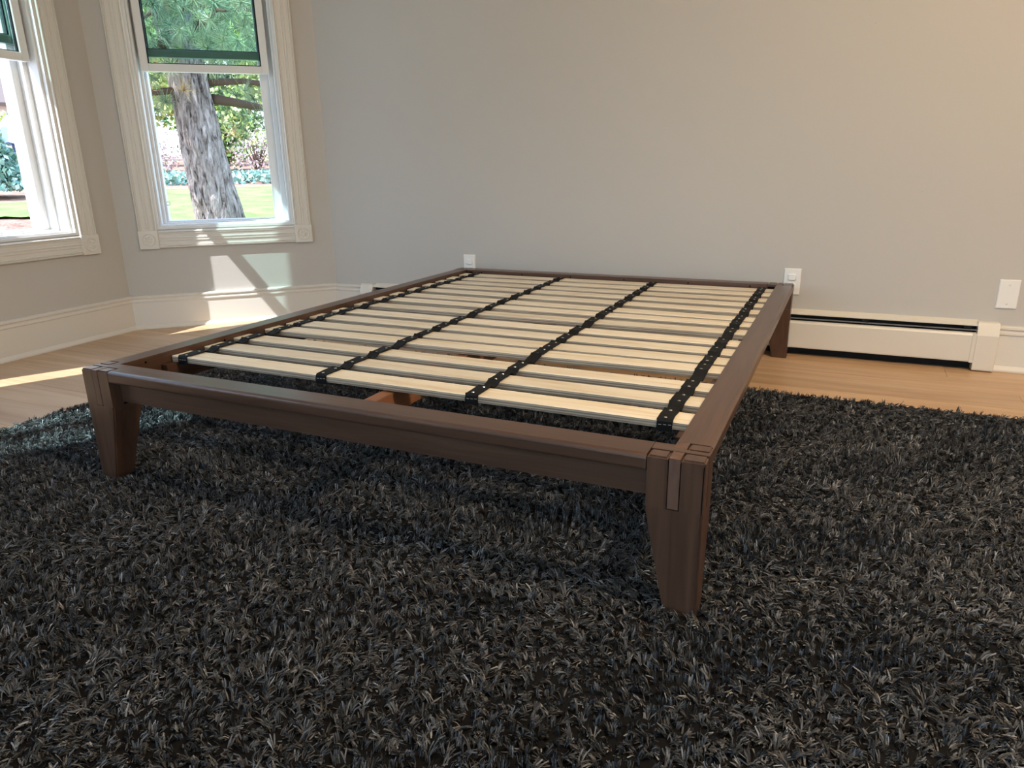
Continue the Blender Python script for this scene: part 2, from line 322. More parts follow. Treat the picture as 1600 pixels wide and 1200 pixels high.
bm = bmesh.new(); cyl(bm, (x0, YW-.028, .075), (1, 0, 0), .011, x1-x0, 12); bm_obj('heating_pipe', bm, M['dark'], ht)
boxes('fin_pack', [(x0+.05, x1-.05, YW-.046, YW-.013, .048, .105)], M['dark'], ht)
for k in range(8): box('support_bracket', x0+.3+k*.36, x0+.325+k*.36, YW-.044, YW-.006, .155, .178, M['dark'], ht)
for a, b in ((-.66, -.58), (2.281, 2.354)):
    bm = bmesh.new(); V = [(0, .004), (.057, .004), (.060, .010), (.060, .145), (.042, .188), (.036, .194), (0, .194)]
    vs = [[bm.verts.new((x, YW-p, q)) for p, q in V] for x in (a, b)]
    for i in range(len(V)): bm.faces.new([vs[0][i], vs[0][(i+1) % 7], vs[1][(i+1) % 7], vs[1][i]])
    bm.faces.new(vs[0]); bm.faces.new(vs[1][::-1]); bmesh.ops.bevel(bm, geom=list(bm.edges), offset=.0015, segments=1, affect='EDGES')
    bm_obj('end_cap', bm, M['heater'], ht)
box('end_cap_flange', 2.268, 2.283, YW-.058, YW-.05, .034, .15, M['heater'], ht, bev=.001)
# ------------------------------------------------------------------ outlets and plates
def plate_shape(name, x, zc, parent=None, w=.069, h=.112):
    bm = bmesh.new(); a = [(-w/2, -h/2), (w/2, -h/2), (w/2, h/2), (-w/2, h/2)]
    v0 = [bm.verts.new((x+p, YW-.0002, zc+q)) for p, q in a]; v1 = [bm.verts.new((x+p*.985, YW-.004, zc+q*.99)) for p, q in a]; v2 = [bm.verts.new((x+p*.90, YW-.0065, zc+q*.94)) for p, q in a]
    for A, B in ((v0, v1), (v1, v2)):
        for i in range(4): bm.faces.new([A[i], A[(i+1) % 4], B[(i+1) % 4], B[i]])
    bm.faces.new(v2); bm.faces.new(v0[::-1]); return bm_obj(name, bm, M['plate'], parent)
def outlet(x, zc, label):
    e = tag(empty('wall_outlet', (x, YW, zc-.056)), label, 'outlet', 'outlets behind the bed')
    plate_shape('cover_plate', x, zc, e)
    for dz in (.0195, -.0195):
        bm = bmesh.new(); n = 20; R0 = []
        for (sc, d) in ((1.06, .0064), (1, .0110), (.86, .0130)):
            R0.append([bm.verts.new((x+max(-.0165, min(.0165, .0195*math.cos(k*2*math.pi/n)))*sc, YW-d, zc+dz+max(-.0135, min(.0135, .0165*math.sin(k*2*math.pi/n)))*sc)) for k in range(n)])
        for a in range(2):
            for k in range(n): bm.faces.new([R0[a][k], R0[a][(k+1) % n], R0[a+1][(k+1) % n], R0[a+1][k]])
        bm.faces.new(R0[2]); f = bm_obj('receptacle', bm, M['plate'], e)
    bm = bmesh.new(); cyl(bm, (x, YW-.006, zc), (0, -1, 0), .0028, .0015, 10); bm_obj('screw', bm, M['screw'], e)
outlet(.017, .317, 'white wall outlet seen above the far corner of the bed beside the bay')
outlet(1.586, .312, 'white wall outlet half hidden behind the bed corner above the heater')
bp_ = tag(empty('blank_plate', (2.366, YW, .247)), 'plain white blank wall plate with two screws above the baseboard', 'wall plate')
plate_shape('cover_plate', 2.366, .302, bp_)
for dz in (.036, -.036):
    bm = bmesh.new(); cyl(bm, (2.366, YW-.006, .302+dz), (0, -1, 0), .0042, .003, 12, .0022); bm_obj('screw', bm, M['screw'], bp_)
# ------------------------------------------------------------------ bed frame
BWD, BL, BH = 1.60, 2.054, .314
bed = tag(empty('bed_frame', (BWD/2, BL/2, 0)), 'low dark walnut platform bed frame with joined corner legs on the shaggy rug', 'bed frame')
RP = [(.0025, .2838), (.0008, .2855), (0, .2885), (0, .3055), (.0005, .3085), (.002, .311), (.0045, .3130), (.008, BH), (.0645, BH), (.065, .3125), (.065, .283), (.005, .283)]
AP = [(.030, .226), (.031, .2245), (.064, .2245), (.065, .226), (.065, .2835), (.030, .2835)]
G = .0018
def rails():
    fx = lambda p, q, r: Vector((r, p, q)); bx_ = lambda p, q, r: Vector((r, BL-p, q))
    lx = lambda p, q, r: Vector((p, r, q)); rx = lambda p, q, r: Vector((BWD-p, r, q))
    for nm, fn, a, b, m in (('foot_rail', fx, .1+G, BWD-.1-G, 'walx'), ('head_rail', bx_, .1+G, BWD-.1-G, 'walx'), ('side_rail', lx, .081, BL-.081, 'waly'), ('side_rail', rx, .081, BL-.081, 'waly')):
        r = prism(nm, RP, a, b, fn, M[m], bed)
        lo = a if 'side' not in nm else .1
        prism('apron', AP, .095, (BWD if 'side' not in nm else BL)-.095, fn, M[m], r)
rails()
def leg(sx, sy, z0):
    X = lambda a: a if sx < 0 else BWD-a
    Y = lambda b: b if sy < 0 else BL-b
    P = lambda a, b, z: Vector((X(a), Y(b), z))
    bm = bmesh.new(); loops = []
    for z, a, b in ((z0, .060, .055), (.205, .1, .085), (.2165, .1, .085)):
        loops.append([bm.verts.new(P(*q, z)) for q in ((0, 0), (a, 0), (a, b), (0, b))])
    for k in range(2):
        for i in range(4): bm.faces.new([loops[k][i], loops[k][(i+1) % 4], loops[k+1][(i+1) % 4], loops[k+1][i]])
    bm.faces.new(loops[0]); bm.faces.new(loops[2])
    bmesh.ops.recalc_face_normals(bm, faces=bm.faces)
    ed = [e for e in bm.edges if len(e.link_faces) == 2 and e.calc_face_angle(0) > .7 and abs(e.verts[0].co.z-e.verts[1].co.z) > .005]
    bmesh.ops.bevel(bm, geom=ed, offset=.004, segments=2, affect='EDGES')
    L_ = bm_obj('leg', bm, M['walz'], bed)
    fn = lambda a, b, z: P(a, b, z)
    # corner posts of the leg standing between the rail tenons
    for a0, a1, b0, b1 in ((0, .0405, 0, .0325), (.0635, .1, 0, .0325), (0, .0405, .0495, .0805)):
        bm = bmesh.new(); add_box(bm, a0, a1, b0, b1, .2162, BH, fn)
        bmesh.ops.recalc_face_normals(bm, faces=bm.faces)
        ed = []
        for e in bm.edges:
            mid = (e.verts[0].co+e.verts[1].co)/2
            if mid.z > BH-.001 or (abs(mid.x-X(0)) < 1e-5 and abs(mid.y-Y(0)) < 1e-5): ed.append(e)
        bmesh.ops.bevel(bm, geom=ed, offset=.0035, segments=2, affect='EDGES')
        bm_obj('post', bm, M['walz'], L_)
    boxes('inner_block', [(.0645, .0985, .034, .0835, .2162, .281)], M['gap'], L_, fn=fn)
    boxes('joint_core', [(.002, .098, .002, .079, .2162, .305)], M['gap'], L_, fn=fn)
    # side rail tenon (seen on the end face), foot rail tenon (seen on the side face)
    boxes('side_tenon', [(.0415+G/2, .0625-G/2, -.0006, .0335, .2168+G, BH-.0002), (.0415+G/2, .065, .0493, .081, .25, BH-.0001)], M['plug'], L_, fn=fn)
    boxes('cross_tenon', [(-.0006, .0405, .0335+G/2, .0485-G/2, .2168+G, BH-.0001), (.0405, .0645, .0335+G/2, .0485, .25, BH+.0001), (.0645, .1008, .0335+G/2, .065, .25, BH-.0001)], M['walx'], L_, fn=fn)
for sx in (-1, 1):
    leg(sx, -1, .009); leg(sx, 1, 0)
# centre beam and side ledgers
box('centre_beam', .785, .82, .065, BL-.065, .2262, .279, M['beam'], bed, bev=.002)
for xa, xb in ((.0655, .09), (BWD-.09, BWD-.0655)):
    lg = box('ledger', xa, xb, .185, BL-.12, .250, .2825, M['waly'], bed, bev=.002)
bm = bmesh.new()
for yy in (.2, .5, .9, 1.3, 1.7):
    pass
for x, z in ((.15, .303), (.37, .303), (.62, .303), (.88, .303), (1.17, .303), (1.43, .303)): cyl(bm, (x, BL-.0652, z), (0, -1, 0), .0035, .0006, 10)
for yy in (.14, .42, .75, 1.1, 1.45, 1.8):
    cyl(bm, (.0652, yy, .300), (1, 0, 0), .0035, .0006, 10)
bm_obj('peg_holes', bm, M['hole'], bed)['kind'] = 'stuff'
# ------------------------------------------------------------------ slat roll
ZS, TS, WS = .3000, .0170, .067
ya = [.221, .337, .454, .588, .685, .806, .925, 1.064, 1.195, 1.306, 1.435, 1.560, 1.672, 1.776, 1.900]
yb = [.219, .334, .448, .609, .694, .797, .905, 1.062, 1.180, 1.268, 1.402, 1.535, 1.656, 1.779, 1.885]
roll = tag(empty('slat_roll', (BWD/2, 1.05, .2825)), 'roll of pale wooden slats joined by four black straps in the bed', 'bed slats')
XL, XR = .069, 1.531; ln = XR-XL
bm = bmesh.new(); add_box(bm, -ln/2, ln/2, 0, WS, -TS, 0)
bmesh.ops.bevel(bm, geom=[e for e in bm.edges if abs(e.verts[0].co.x-e.verts[1].co.x) > .1], offset=.0018, segments=1, affect='EDGES')
bmesh.ops.recalc_face_normals(bm, faces=bm.faces)
for f in bm.faces: f.material_index = 0 if abs(f.normal.z) > .5 else 1
sm = bpy.data.meshes.new('slat'); bm.to_mesh(sm); bm.free(); sm.materials.append(M['slat']); sm.materials.append(M['ply'])
for a, b in zip(ya, yb):
    o = bpy.data.objects.new('slat', sm); COL.objects.link(o); o.parent = roll; o.matrix_parent_inverse = Matrix.Translation(roll.location).inverted()
    o.location = ((XL+XR)/2 + random.uniform(-.003, .003), (a+b)/2, ZS); o.rotation_euler = (random.uniform(-.012, .012), 0, math.atan2(b-a, ln))
def slat_y(i, x): return ya[i] + (yb[i]-ya[i])*(x-XL)/ln
def strap(xc0, xc1):
    w = .0165; pts = []      # (y, z) path over the slats, drooping between them
    xm = (xc0+xc1)/2; n = len(ya); y0 = slat_y(0, xm)
    pts += [(y0-.0016, ZS-TS-.004), (y0-.0018, ZS-.010), (y0-.0016, ZS-.001), (y0+.001, ZS+.0022)]
    for i in range(n):
        y = slat_y(i, xm); hump = random.uniform(.001, .0035)
        pts += [(y+.006, ZS+.0022), (y+.03, ZS+.0020+random.uniform(0, .0008)), (y+.056, ZS+.0022), (y+WS-.002, ZS+.0022+hump)]
        if i < n-1:
            yn = slat_y(i+1, xm); g = yn-(y+WS)
            if g > .025: pts += [(y+WS+.004, ZS+.001), (y+WS+g*.35, ZS-.006-random.uniform(0, .004)), (y+WS+g*.7, ZS-.004), (yn-.003, ZS+.001), (yn+.001, ZS+.0026+random.uniform(0, .0035))]
            else: pts += [(y+WS+g*.5, ZS+.0005), (yn-.001, ZS+.0022)]
    bm = bmesh.new(); rows = []; yl = pts[-1][0]
    for k, (y, z) in enumerate(pts):
        x = xc0+(xc1-xc0)*(y-y0)/(yl-y0) + random.uniform(-.0008, .0008); ww = w + random.uniform(-.0008, .0008); tl = random.uniform(-.0006, .0006)
        # thickness along path normal
        a = pts[max(k-1, 0)]; b = pts[min(k+1, len(pts)-1)]; ty, tz = b[0]-a[0], b[1]-a[1]; l = math.hypot(ty, tz) or 1; ny, nz = -tz/l, ty/l
        rows.append([bm.verts.new(v) for v in ((x-ww, y, z+tl), (x+ww, y, z-tl), (x+ww, y+ny*.002, z-tl+nz*.002), (x-ww, y+ny*.002, z+tl+nz*.002))])
    for p, q in zip(rows[:-1], rows[1:]):
        for i in range(4): bm.faces.new([p[i], p[(i+1) % 4], q[(i+1) % 4], q[i]])
    bm.faces.new(rows[0]); bm.faces.new(rows[-1][::-1])
    s = bm_obj('strap', bm, M['strap'], roll)
    bm = bmesh.new()
    for i in range(n):
        y = slat_y(i, xm)
        for f in (.010, .056):
            x = xc0+(xc1-xc0)*(y+f-y0)/(yl-y0)+random.uniform(-.003, .003)
            cyl(bm, (x, y+f, ZS+.0036), (0, 0, 1), .0042, .0014, 10, .003)
    bm_obj('rivets', bm, M['rivet'], s)['kind'] = 'stuff'
    bm = bmesh.new()
    for dx in (-.012, -.002, .008): add_box(bm, xc0+dx, xc0+dx+.006, y0-.0046, y0-.0036, ZS-.0075+dx*.06, ZS-.0066+dx*.06)
    bm_obj('stitching', bm, M['thread'], s)['kind'] = 'stuff'
for a, b in ((.116, .141), (.606, .588), (1.038, 1.026), (1.480, 1.483)): strap(a, b)
# ------------------------------------------------------------------ shag rug
RX0, RX1, RY0, RY1 = -.64, 3.0, -1.7, 1.455
rug = tag(empty('shag_rug', (1.3, -.2, 0)), 'large charcoal grey shag rug under the front of the bed', 'rug')
box('backing', RX0, RX1, RY0, RY1, .0005, .008, M['back'], rug, bev=.002)
def noise2(x, y, seed, sc):
    r = np.random.default_rng(seed); o = np.zeros_like(x)
    for k in range(7):
        a = r.uniform(0, 2*math.pi); f = sc*r.uniform(.5, 1.7); o += np.sin((x*np.cos(a)+y*np.sin(a))*f*2*math.pi + r.uniform(0, 6.28))
    return o/3.0
def pile():
    g = .0118; nx = int((RX1-RX0)/g); ny = int((RY1-RY0)/g)
    X, Y = np.meshgrid(RX0+(np.arange(nx)+.5)*g, RY0+(np.arange(ny)+.5)*g); X = X.ravel()+rng.uniform(-.55, .55, nx*ny)*g; Y = Y.ravel()+rng.uniform(-.55, .55, nx*ny)*g
    keep = np.ones(len(X), bool)
    for lx0, lx1 in ((0, .062), (BWD-.062, BWD)): keep &= ~((X > lx0-.001) & (X < lx1+.001) & (Y > -.001) & (Y < .058))
    X, Y = X[keep], Y[keep]; n = len(X)
    ang = .9*noise2(X, Y, 3, .9)+.8*noise2(X, Y, 5, 3.2) + rng.normal(0, 1.5, n) - .6
    lean = np.clip(.70 + .28*noise2(X, Y, 9, 2.0) + rng.normal(0, .3, n), .1, 1.35)
    hgt = .0150 + .0028*noise2(X, Y, 12, 4) + rng.normal(0, .0025, n)
    K = 8; S = n*K
    bx0 = np.repeat(X, K)+rng.normal(0, .0021, S); by0 = np.repeat(Y, K)+rng.normal(0, .0021, S)
    a = np.repeat(ang, K)+rng.normal(0, .38, S); le = np.clip(np.repeat(lean, K)+rng.normal(0, .18, S), .05, 1.5)
    h = np.repeat(hgt, K)*rng.uniform(.85, 1.25, S)
    wd = .00120*rng.uniform(.75, 1.35, S)
    ca, sa = np.cos(a), np.sin(a); tw = rng.uniform(0, math.pi, S)
    # ribbon: 3 cross rows, the last one narrow
    V = np.zeros((S, 6, 3), np.float32)
    for k, (f, bend) in enumerate(((0, 0), (.55, .35), (1, 1))):
        hor = h*1.25*np.sin(le)*(f*.45+bend*.55); ver = h*1.15*(f*np.cos(le*.7) + (.0 if k < 2 else -.26*le))
        cxp = bx0+ca*hor; cyp = by0+sa*hor; czp = .006+ver
        ww = wd*(.9, 1.1, .75)[k]; t = tw+k*.9
        wx = np.cos(t)*-sa; wy = np.cos(t)*ca; wz = np.sin(t)*.7
        V[:, 2*k, :] = np.stack([cxp-wx*ww, cyp-wy*ww, np.maximum(czp-wz*ww, .004)], -1); V[:, 2*k+1, :] = np.stack([cxp+wx*ww, cyp+wy*ww, np.maximum(czp+wz*ww, .004)], -1)
    base = (np.arange(S)*6)[:, None]
    Q = np.concatenate([base+np.array([[0, 1, 3, 2]]), base+np.array([[2, 3, 5, 4]])], 1).reshape(-1).astype(np.int32)
    me = bpy.data.meshes.new('pile'); me.vertices.add(S*6); me.vertices.foreach_set('co', V.reshape(-1))
    nf = S*2; me.loops.add(nf*4); me.loops.foreach_set('vertex_index', Q)
    me.polygons.add(nf); me.polygons.foreach_set('loop_start', np.arange(nf, dtype=np.int32)*4); me.update(calc_edges=True)
    # yarn colours: mixed charcoal, mid and pale grey strands
    tv = np.repeat(rng.random(n), K)*.45+rng.random(S)*.55
    g0 = np.where(tv < .36, .040, np.where(tv < .64, .085, np.where(tv < .86, .16, .30)))*rng.uniform(.75, 1.3, S)
    col = np.stack([g0*.98, g0*.99, g0*1.03, np.ones(S)], -1).astype(np.float32)
    at = me.color_attributes.new('tint', 'FLOAT_COLOR', 'POINT'); at.data.foreach_set('color', np.repeat(col, 6, 0).reshape(-1))
    return me
po = put(pile(), 'pile', M['pile'], rug); po['kind'] = 'stuff'
# ------------------------------------------------------------------ garden outside
GC = Vector((1.5, -.5))
def zg(x, y):
    R = math.hypot(x-GC.x, y-GC.y)
    pr = ((0, -.2), (4.4, -.16), (6.4, .16), (8.4, .35), (13.8, .575), (20, .78), (30, 1.1), (60, 1.9), (130, 4))
    for (a, za), (b, zb) in zip(pr[:-1], pr[1:]):
        if R <= b: return za+(zb-za)*(R-a)/(b-a)
    return 4
def polar_mesh(name, mt, az0, az1, r0, r1, na, nr, dz, edge=0):
    V = []; F = []
    for i in range(nr+1):
        for j in range(na+1):
            az = math.radians(az0+(az1-az0)*j/na); R = r0+(r1-r0)*i/nr
            if edge and i in (0, nr): R += random.uniform(-edge, edge)
            x, y = GC.x+R*math.cos(az), GC.y+R*math.sin(az); V.append((x, y, zg(x, y)+dz+random.uniform(-.01, .01)))
    for i in range(nr):
        for j in range(na):
            k = i*(na+1)+j; F.append((k, k+1, k+na+2, k+na+1))
    return put(mesh_pydata(name, V, F), name, mt)
tag(polar_mesh('ground', M['mulch'], 0, 360, 5.2, 120, 120, 300, -.005), kind='structure')
tag(polar_mesh('lawn', M['grass'], 95, 145.5, 4.6, 13.2, 60, 40, .02, .15), kind='structure')
tag(polar_mesh('lawn_strip', M['grass'], 146.5, 200, 9.0, 11.2, 60, 10, .02, .15), kind='structure')
tag(polar_mesh('road', mat('road_asphalt', lin(150, 155, 165), .9), 147, 200, 17.5, 21, 40, 4, .02), kind='structure')
def quads_mesh(name, C, size, cols, aspect=1.6, flat=.0):
    n = len(C); a = rng.normal(size=(n, 3)); a /= np.linalg.norm(a, axis=1)[:, None]; b = rng.normal(size=(n, 3)); b -= (a*b).sum(1)[:, None]*a; b /= np.linalg.norm(b, axis=1)[:, None]
    s = size*rng.uniform(.6, 1.4, n)[:, None]
    V = np.stack([C-a*s*aspect*.5, C+b*s*.5, C+a*s*aspect*.5, C-b*s*.5], 1).reshape(-1, 3)
    me = bpy.data.meshes.new(name); me.vertices.add(n*4); me.vertices.foreach_set('co', V.astype(np.float32).reshape(-1)); me.loops.add(n*4); me.loops.foreach_set('vertex_index', np.arange(n*4, dtype=np.int32))
    me.polygons.add(n); me.polygons.foreach_set('loop_start', np.arange(n, dtype=np.int32)*4); me.update(calc_edges=True)
    ci = rng.integers(0, len(cols), n); c = np.array([lin(*q) for q in cols])[ci]; c[:, :3] *= rng.uniform(.75, 1.25, n)[:, None]
    at = me.color_attributes.new('tint', 'FLOAT_COLOR', 'POINT'); at.data.foreach_set('color', np.repeat(c.astype(np.float32), 4, 0).reshape(-1)); return me
def limb(bm, pts, rad, n=10):
    loops = []
    for k, (p, r) in enumerate(zip(pts, rad)):
        t = (Vector(pts[min(k+1, len(pts)-1)])-Vector(pts[max(k-1, 0)])).normalized(); a = t.orthogonal().normalized(); b = t.cross(a)
        loops.append([bm.verts.new(Vector(p)+(a*math.cos(q*2*math.pi/n)+b*math.sin(q*2*math.pi/n))*r) for q in range(n)])
    for A, B in zip(loops[:-1], loops[1:]):
        for q in range(n): bm.faces.new([A[q], A[(q+1) % n], B[(q+1) % n], B[q]])
    bm.faces.new(loops[0][::-1]); bm.faces.new(loops[-1])
GO = Vector((1.768, -1.116, 0))
VD = Vector((-.735, .678, 0)); VR = Vector((.678, .735, 0))     # outward through the angled window / sideways
def OUT(R, lat, z): p = GO+VD*R+VR*lat; return Vector((p.x, p.y, z))
# big pine with the leaning trunk
pine = tag(empty('pine_tree', (-2.97, 3.335, .12)), 'big pine with thick leaning grey trunk just outside the window', 'tree')
def trunk():
    n, m = 96, 150; cs = ((.0, -2.955, 3.355, .215), (.43, -2.99, 3.312, .186), (.7, -3.012, 3.286, .172), (1.006, -3.036, 3.263, .163), (1.22, -3.046, 3.252, .158), (1.555, -3.065, 3.231, .146), (2.4, -3.12, 3.16, .13), (4.6, -3.2, 3.05, .09))
    V = []; F = []
    zs = np.linspace(0, 4.5, m)
    for i, z in enumerate(zs):
        for (a, b) in zip(cs[:-1], cs[1:]):
            if a[0] <= z <= b[0]: f = (z-a[0])/(b[0]-a[0]); cx, cy, r = (a[1]+(b[1]-a[1])*f, a[2]+(b[2]-a[2])*f, a[3]+(b[3]-a[3])*f)
        for j in range(n):
            th = j*2*math.pi/n
            rid = abs(math.sin(th*9+2.2*math.sin(z*4.1+th)+1.3*math.sin(z*9+th*3)))**.6
            knot = .03*math.exp(-((th-5.3)**2/.05+(z-1.02)**2/.006)) + .022*math.exp(-((th-4.6)**2/.12+(z-.62)**2/.008))
            rr = r*(1+.05*math.sin(2*th+z*2)) + .016*(rid-.6) + knot + random.uniform(-.003, .003)
            V.append((cx+rr*math.cos(th), cy+rr*math.sin(th), z))
    for i in range(m-1):
        for j in range(n): F.append((i*n+j, i*n+(j+1) % n, (i+1)*n+(j+1) % n, (i+1)*n+j))
    return mesh_pydata('trunk', V, F)
put(trunk(), 'trunk', M['bark'], pine)
bm = bmesh.new(); tuft_pos = []
def branch(R0, l0, z0, R1, l1, z1, r, tufts, spread=.16):
    pts = []; m = 7
    for k in range(m):
        f = k/(m-1); pts.append(OUT(R0+(R1-R0)*f, l0+(l1-l0)*f+random.uniform(-.02, .02), z0+(z1-z0)*f+.06*math.sin(f*3)+random.uniform(-.02, .02)))
    limb(bm, pts, [r*(1-.7*k/(m-1)) for k in range(m)], 7)
    for k in range(tufts):
        f = random.uniform(.12, 1); p = OUT(R0+(R1-R0)*f, l0+(l1-l0)*f, z0+(z1-z0)*f)
        tuft_pos.append((p+Vector((random.gauss(0, spread), random.gauss(0, spread), random.gauss(0, spread*.8))), Vector((random.gauss(0, .6), random.gauss(0, .6), random.uniform(-.5, .7)))))
branch(6.5, .05, 1.50, 6.7, 1.0, 1.40, .03, 10, .08)
branch(6.5, .08, 1.36, 7.6, 1.15, 1.16, .04, 40, .14)
branch(6.5, .0, 1.62, 5.5, -.9, 1.62, .03, 34)
branch(6.5, .0, 1.8, 5.3, .2, 1.78, .03, 46, .2)
branch(6.5, .0, 1.9, 5.5, .7, 1.85, .03, 46, .2)
branch(6.5, .0, 2.0, 5.2, -.4, 1.95, .03, 46, .2)
branch(6.5, .0, 2.1, 7.3, -.5, 1.9, .03, 40, .22)
branch(6.5, .0, 2.2, 7.6, .8, 1.9, .03, 40, .22)
branch(6.5, .0, 2.3, 5.6, 1.2, 2.1, .03, 40, .25)
branch(6.5, .0, 2.3, 5.2, -1.2, 2.1, .03, 40, .25)
branch(6.5, .0, 1.42, 6.3, -.62, 1.30, .035, 16, .08)
branch(6.5, .0, 2.6, 5.2, .1, 2.35, .03, 50, .3)
branch(6.5, .0, 1.75, 5.4, -2.0, 1.55, .035, 46, .18)
branch(6.4, -.2, 1.7, 5.2, -2.3, 1.75, .035, 46, .2)
branch(6.4, -.2, 2.0, 5.2, -2.2, 2.1, .035, 46, .25)
bm_obj('branches', bm, M['twig'], pine, True)
V = []; colr = []
for p, d in tuft_pos:
    d = d.normalized() if d.length > .01 else Vector((0, 0, 1)); tone = random.choice(((130, 144, 108), (146, 158, 122), (112, 130, 100), (164, 168, 130), (174, 148, 106) if random.random() < .5 else (136, 152, 116)))
    for k in range(58):
        v = (d*random.uniform(.1, 1)+Vector((random.gauss(0, .6), random.gauss(0, .6), random.gauss(0, .6)))).normalized()*random.uniform(.09, .15); s = v.orthogonal().normalized()*.0022
        V += [p-s, p+s, p+v]; colr.append(tone)
n = len(colr); me = bpy.data.meshes.new('needles'); me.vertices.add(n*3); me.vertices.foreach_set('co', np.array([tuple(v) for v in V], np.float32).reshape(-1)); me.loops.add(n*3); me.loops.foreach_set('vertex_index', np.arange(n*3, dtype=np.int32)); me.polygons.add(n); me.polygons.foreach_set('loop_start', np.arange(n, dtype=np.int32)*3); me.update(calc_edges=True)
c4 = np.array([lin(*q) for q in colr], np.float32); c4[:, :3] *= rng.uniform(.7, 1.4, n)[:, None]; at = me.color_attributes.new('tint', 'FLOAT_COLOR', 'POINT'); at.data.foreach_set('color', np.repeat(c4, 3, 0).reshape(-1))
o = put(me, 'needles', M['needle'], pine); o['kind'] = 'stuff'
def shrub(name, label, cat, R, lat, w, h, nleaf, size, cols, stems=5, group=None, lift=0, az=None, cone=False):
    b = OUT(R, lat, 0); b.z = zg(b.x, b.y); e = tag(empty(name, b), label, cat, group)
    bm = bmesh.new()
    for k in range(stems):
        a = random.uniform(0, 6.28); t = Vector((math.cos(a)*w*.35*random.random(), math.sin(a)*w*.35*random.random(), h*random.uniform(.6, .92)))
        limb(bm, [b, b+t*.5+Vector((0, 0, h*.05)), b+t], [.02*h+.004, .014*h+.003, .004], 5)
    bm_obj('trunk' if stems == 1 else 'stems', bm, M['twig'], e)
    u = rng.normal(size=(nleaf, 3)); u /= np.linalg.norm(u, axis=1)[:, None]; r = rng.uniform(.35, 1, nleaf)**.6
    if cone:
        f = rng.uniform(0, 1, nleaf)**1.4; an = rng.uniform(0, 6.28, nleaf); rr = (1-f)*w*.5*rng.uniform(.3, 1, nleaf); C = np.stack([rr*np.cos(an), rr*np.sin(an), .08*h+f*h*.92], 1)
    else:
        lump = 1+.25*np.sin(u[:, 0]*5+lat)*np.sin(u[:, 1]*6+R)+.15*np.sin(u[:, 2]*9)
        C = u*r[:, None]*lump[:, None]*np.array([w/2, w/2, h*(.5-lift/2)]); C[:, 2] += h*(.52+lift/2)
    C += np.array(b); o = put(quads_mesh('foliage', C, size, cols), 'foliage', M['leaf'], e); o['kind'] = 'stuff'; return e
YG = ((196, 212, 128), (172, 196, 108), (214, 222, 150), (140, 166, 92)); DG = ((70, 100, 66), (92, 120, 78), (110, 136, 92)); PK = ((190, 162, 166), (168, 140, 150), (206, 188, 180), (150, 134, 132), (176, 178, 140)); TL = ((120, 158, 140), (146, 176, 156), (98, 136, 122), (170, 190, 170))
shrub('leafy_tree', 'bright yellow-green tree seen over the lawn to the right of the pine trunk', 'tree', 33, 4.2, 6.2, 8, 16000, .14, YG, 1, 'trees across the garden', .12)
shrub('leafy_tree', 'yellow-green tree seen over the lawn to the left of the pine trunk', 'tree', 33, -2.7, 5.4, 8, 16000, .14, YG, 1, 'trees across the garden', .12)
shrub('evergreen_tree', 'dark evergreen tree far behind the pine trunk', 'tree', 44, .6, 7, 12, 18000, .15, DG, 1, 'trees across the garden', .05)
shrub('evergreen_tree', 'tall dark evergreen behind the needles at the top of the angled window', 'tree', 42, 9.5, 7.5, 12, 14000, .18, DG, 1, 'trees across the garden', .05)
shrub('evergreen_tree', 'dark evergreen farthest toward the picture edge', 'tree', 58, -11, 7.5, 12, 14000, .18, DG, 1, 'trees across the garden', .05)
shrub('flowering_shrub', 'pinkish twiggy shrub to the left of the pine trunk', 'shrub', 20, -1.5, 2.0, 1.0, 1500, .04, PK, 22, 'shrubs at the lawn edge')
shrub('flowering_shrub', 'pinkish twiggy shrub just right of the pine trunk', 'shrub', 20.5, 1.15, 1.3, 1.0, 900, .04, PK, 20, 'shrubs at the lawn edge')
shrub('green_shrub', 'light green rounded shrub right of the pink shrub behind the lawn', 'shrub', 22, 2.6, 2.6, 1.5, 5000, .07, YG, 6, 'shrubs at the lawn edge')
shrub('green_shrub', 'tall light green shrub left of the pine trunk at the far lawn edge', 'shrub', 24.5, -3.7, 2.8, 2.3, 6000, .09, YG, 6, 'shrubs at the lawn edge')
shrub('green_shrub', 'tall green shrub directly behind the pine trunk', 'shrub', 25, .4, 2.6, 2.4, 6000, .09, YG+DG, 6, 'shrubs at the lawn edge')
shrub('green_shrub', 'green shrub farthest right across the lawn behind the pink shrub', 'shrub', 25.5, 5.6, 2.8, 2.4, 5000, .09, YG+DG, 6, 'shrubs at the lawn edge')
def cover(R0, R1, l0, l1, nleaf):
    C = []
    for k in range(nleaf):
        p = OUT(random.uniform(R0, R1), random.uniform(l0, l1), 0); C.append((p.x, p.y, zg(p.x, p.y)+random.uniform(.01, .16)))
    return np.array(C)
tag(put(quads_mesh('groundcover', cover(15.2, 19, -4, 5, 9000), .07, TL), 'groundcover', M['leaf']), 'low pale blue-green groundcover behind the lawn', 'plants', None, 'stuff')
